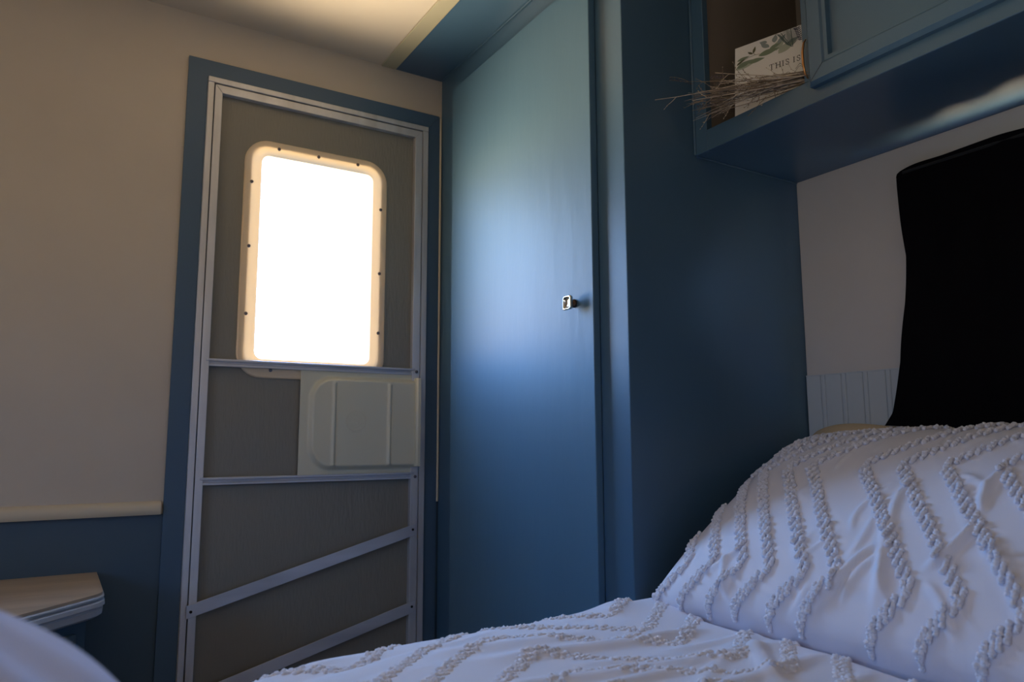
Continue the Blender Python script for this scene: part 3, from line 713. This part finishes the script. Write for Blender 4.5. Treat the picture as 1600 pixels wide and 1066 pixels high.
# flowing script line under it
sc_ = []
for i in range(70):
    t_ = i/69; sc_.append((.03+t_*.20, .077+.006*math.sin(t_*46)*(1-.3*t_)+.004*math.sin(t_*13)))
T_.stroke(sc_, .0008); T_.stroke([(.030, .070), (.034, .088), (.038, .092), (.040, .086), (.037, .072)], .0009); T_.stroke([(.137, .082), (.146, .092), (.150, .088), (.16, .080)], .0008)
T_.done('lettering', 'ink')

# ================================================================ DRIED TWIGS
tw = thing('dried_twig_bundle', (1.25, 1.0, .703), 'bundle of dried twigs and lavender lying in the open cubby and sticking out', 'dried flowers')
tr_ = random.Random(11)
def twig(p0, p1, sag, r, branches, m):
    p0, p1 = Vector(p0), Vector(p1); b = MB(); pts = []; n = 9
    off = Vector((tr_.gauss(0, .003), tr_.gauss(0, .003), tr_.gauss(0, .003)))
    for i in range(n):
        t_ = i/(n-1); p = p0.lerp(p1, t_)+Vector((0, 0, -sag*4*t_*(1-t_)))+off*math.sin(t_*math.pi*1.5); pts.append(p)
    b.tube(pts, [r*(1-.6*i/(n-1)) for i in range(n)], 5)
    for _ in range(branches):
        i = tr_.randrange(3, n-1); d = (pts[i+1 if i+1 < n else i]-pts[i-1]).normalized()
        q_ = pts[i].copy(); bp = [q_.copy()]; dv = (d+Vector((tr_.gauss(0, .35), tr_.gauss(0, .35), tr_.gauss(0, .4)))).normalized(); st_ = tr_.uniform(.006, .012)
        for j in range(4): dv = (dv+Vector((tr_.gauss(0, .2), tr_.gauss(0, .2), tr_.gauss(0, .2)))).normalized(); q_ = q_+dv*st_; bp.append(q_.copy())
        b.tube(bp, [r*.5, r*.45, r*.4, r*.35, r*.3], 4)
        for q2 in bp[2:]:
            b.lathe([(0, .0001), (.0012, .0011), (.0026, .0009), (.0036, .0001)], q2, dv+Vector((tr_.gauss(0, .5), tr_.gauss(0, .5), tr_.gauss(0, .5))), 5)
    return b.build('twig', m, tw, smooth=True)
tips = [((1.275, .82, .716), (1.10, 1.183, .762), .004, .0016, 3, 'twig2'), ((1.27, .82, .725), (1.15, 1.178, .815), .016, .0010, 6, 'twig'),
        ((1.26, .86, .725), (1.20, 1.10, .800), .012, .0009, 4, 'twig'), ((1.24, .90, .722), (1.17, 1.12, .705), -.008, .0010, 5, 'twig2'),
        ((1.24, .90, .722), (1.18, 1.09, .695), -.010, .0009, 5, 'twig2')]
for i in range(38):
    tips.append(((1.262+tr_.uniform(-.008, .018), .82+tr_.uniform(-.02, .05), .711+tr_.uniform(-.005, .012)),
                 (1.165+tr_.uniform(-.04, .05), 1.09+tr_.uniform(-.06, .05), .735+tr_.gauss(0, .013)), tr_.uniform(-.004, .008), tr_.uniform(.0008, .0015), tr_.choice((2, 3, 5)), tr_.choice(('twig', 'twig', 'twig2'))))
for a in tips: twig(*a)
for (x0, y0, z0), (x1, y1, z1) in (((1.168, 1.130, .790), (1.15, 1.180, .817)), ((1.212, 1.075, .792), (1.200, 1.102, .801)), ((1.19, 1.08, .728), (1.175, 1.125, .735))):
    b = MB(); a_, c_ = Vector((x0, y0, z0)), Vector((x1, y1, z1))
    for k_ in range(26):
        p_ = a_.lerp(c_, k_/25); dv = Vector((tr_.gauss(0, 1), tr_.gauss(0, 1), tr_.gauss(0, 1))).normalized()
        b.lathe([(0, .0003), (.0014, .0011), (.003, .0008), (.0042, .0001)], p_, dv, 5)
    b.build('flower_bud', 'bud', tw, smooth=True)
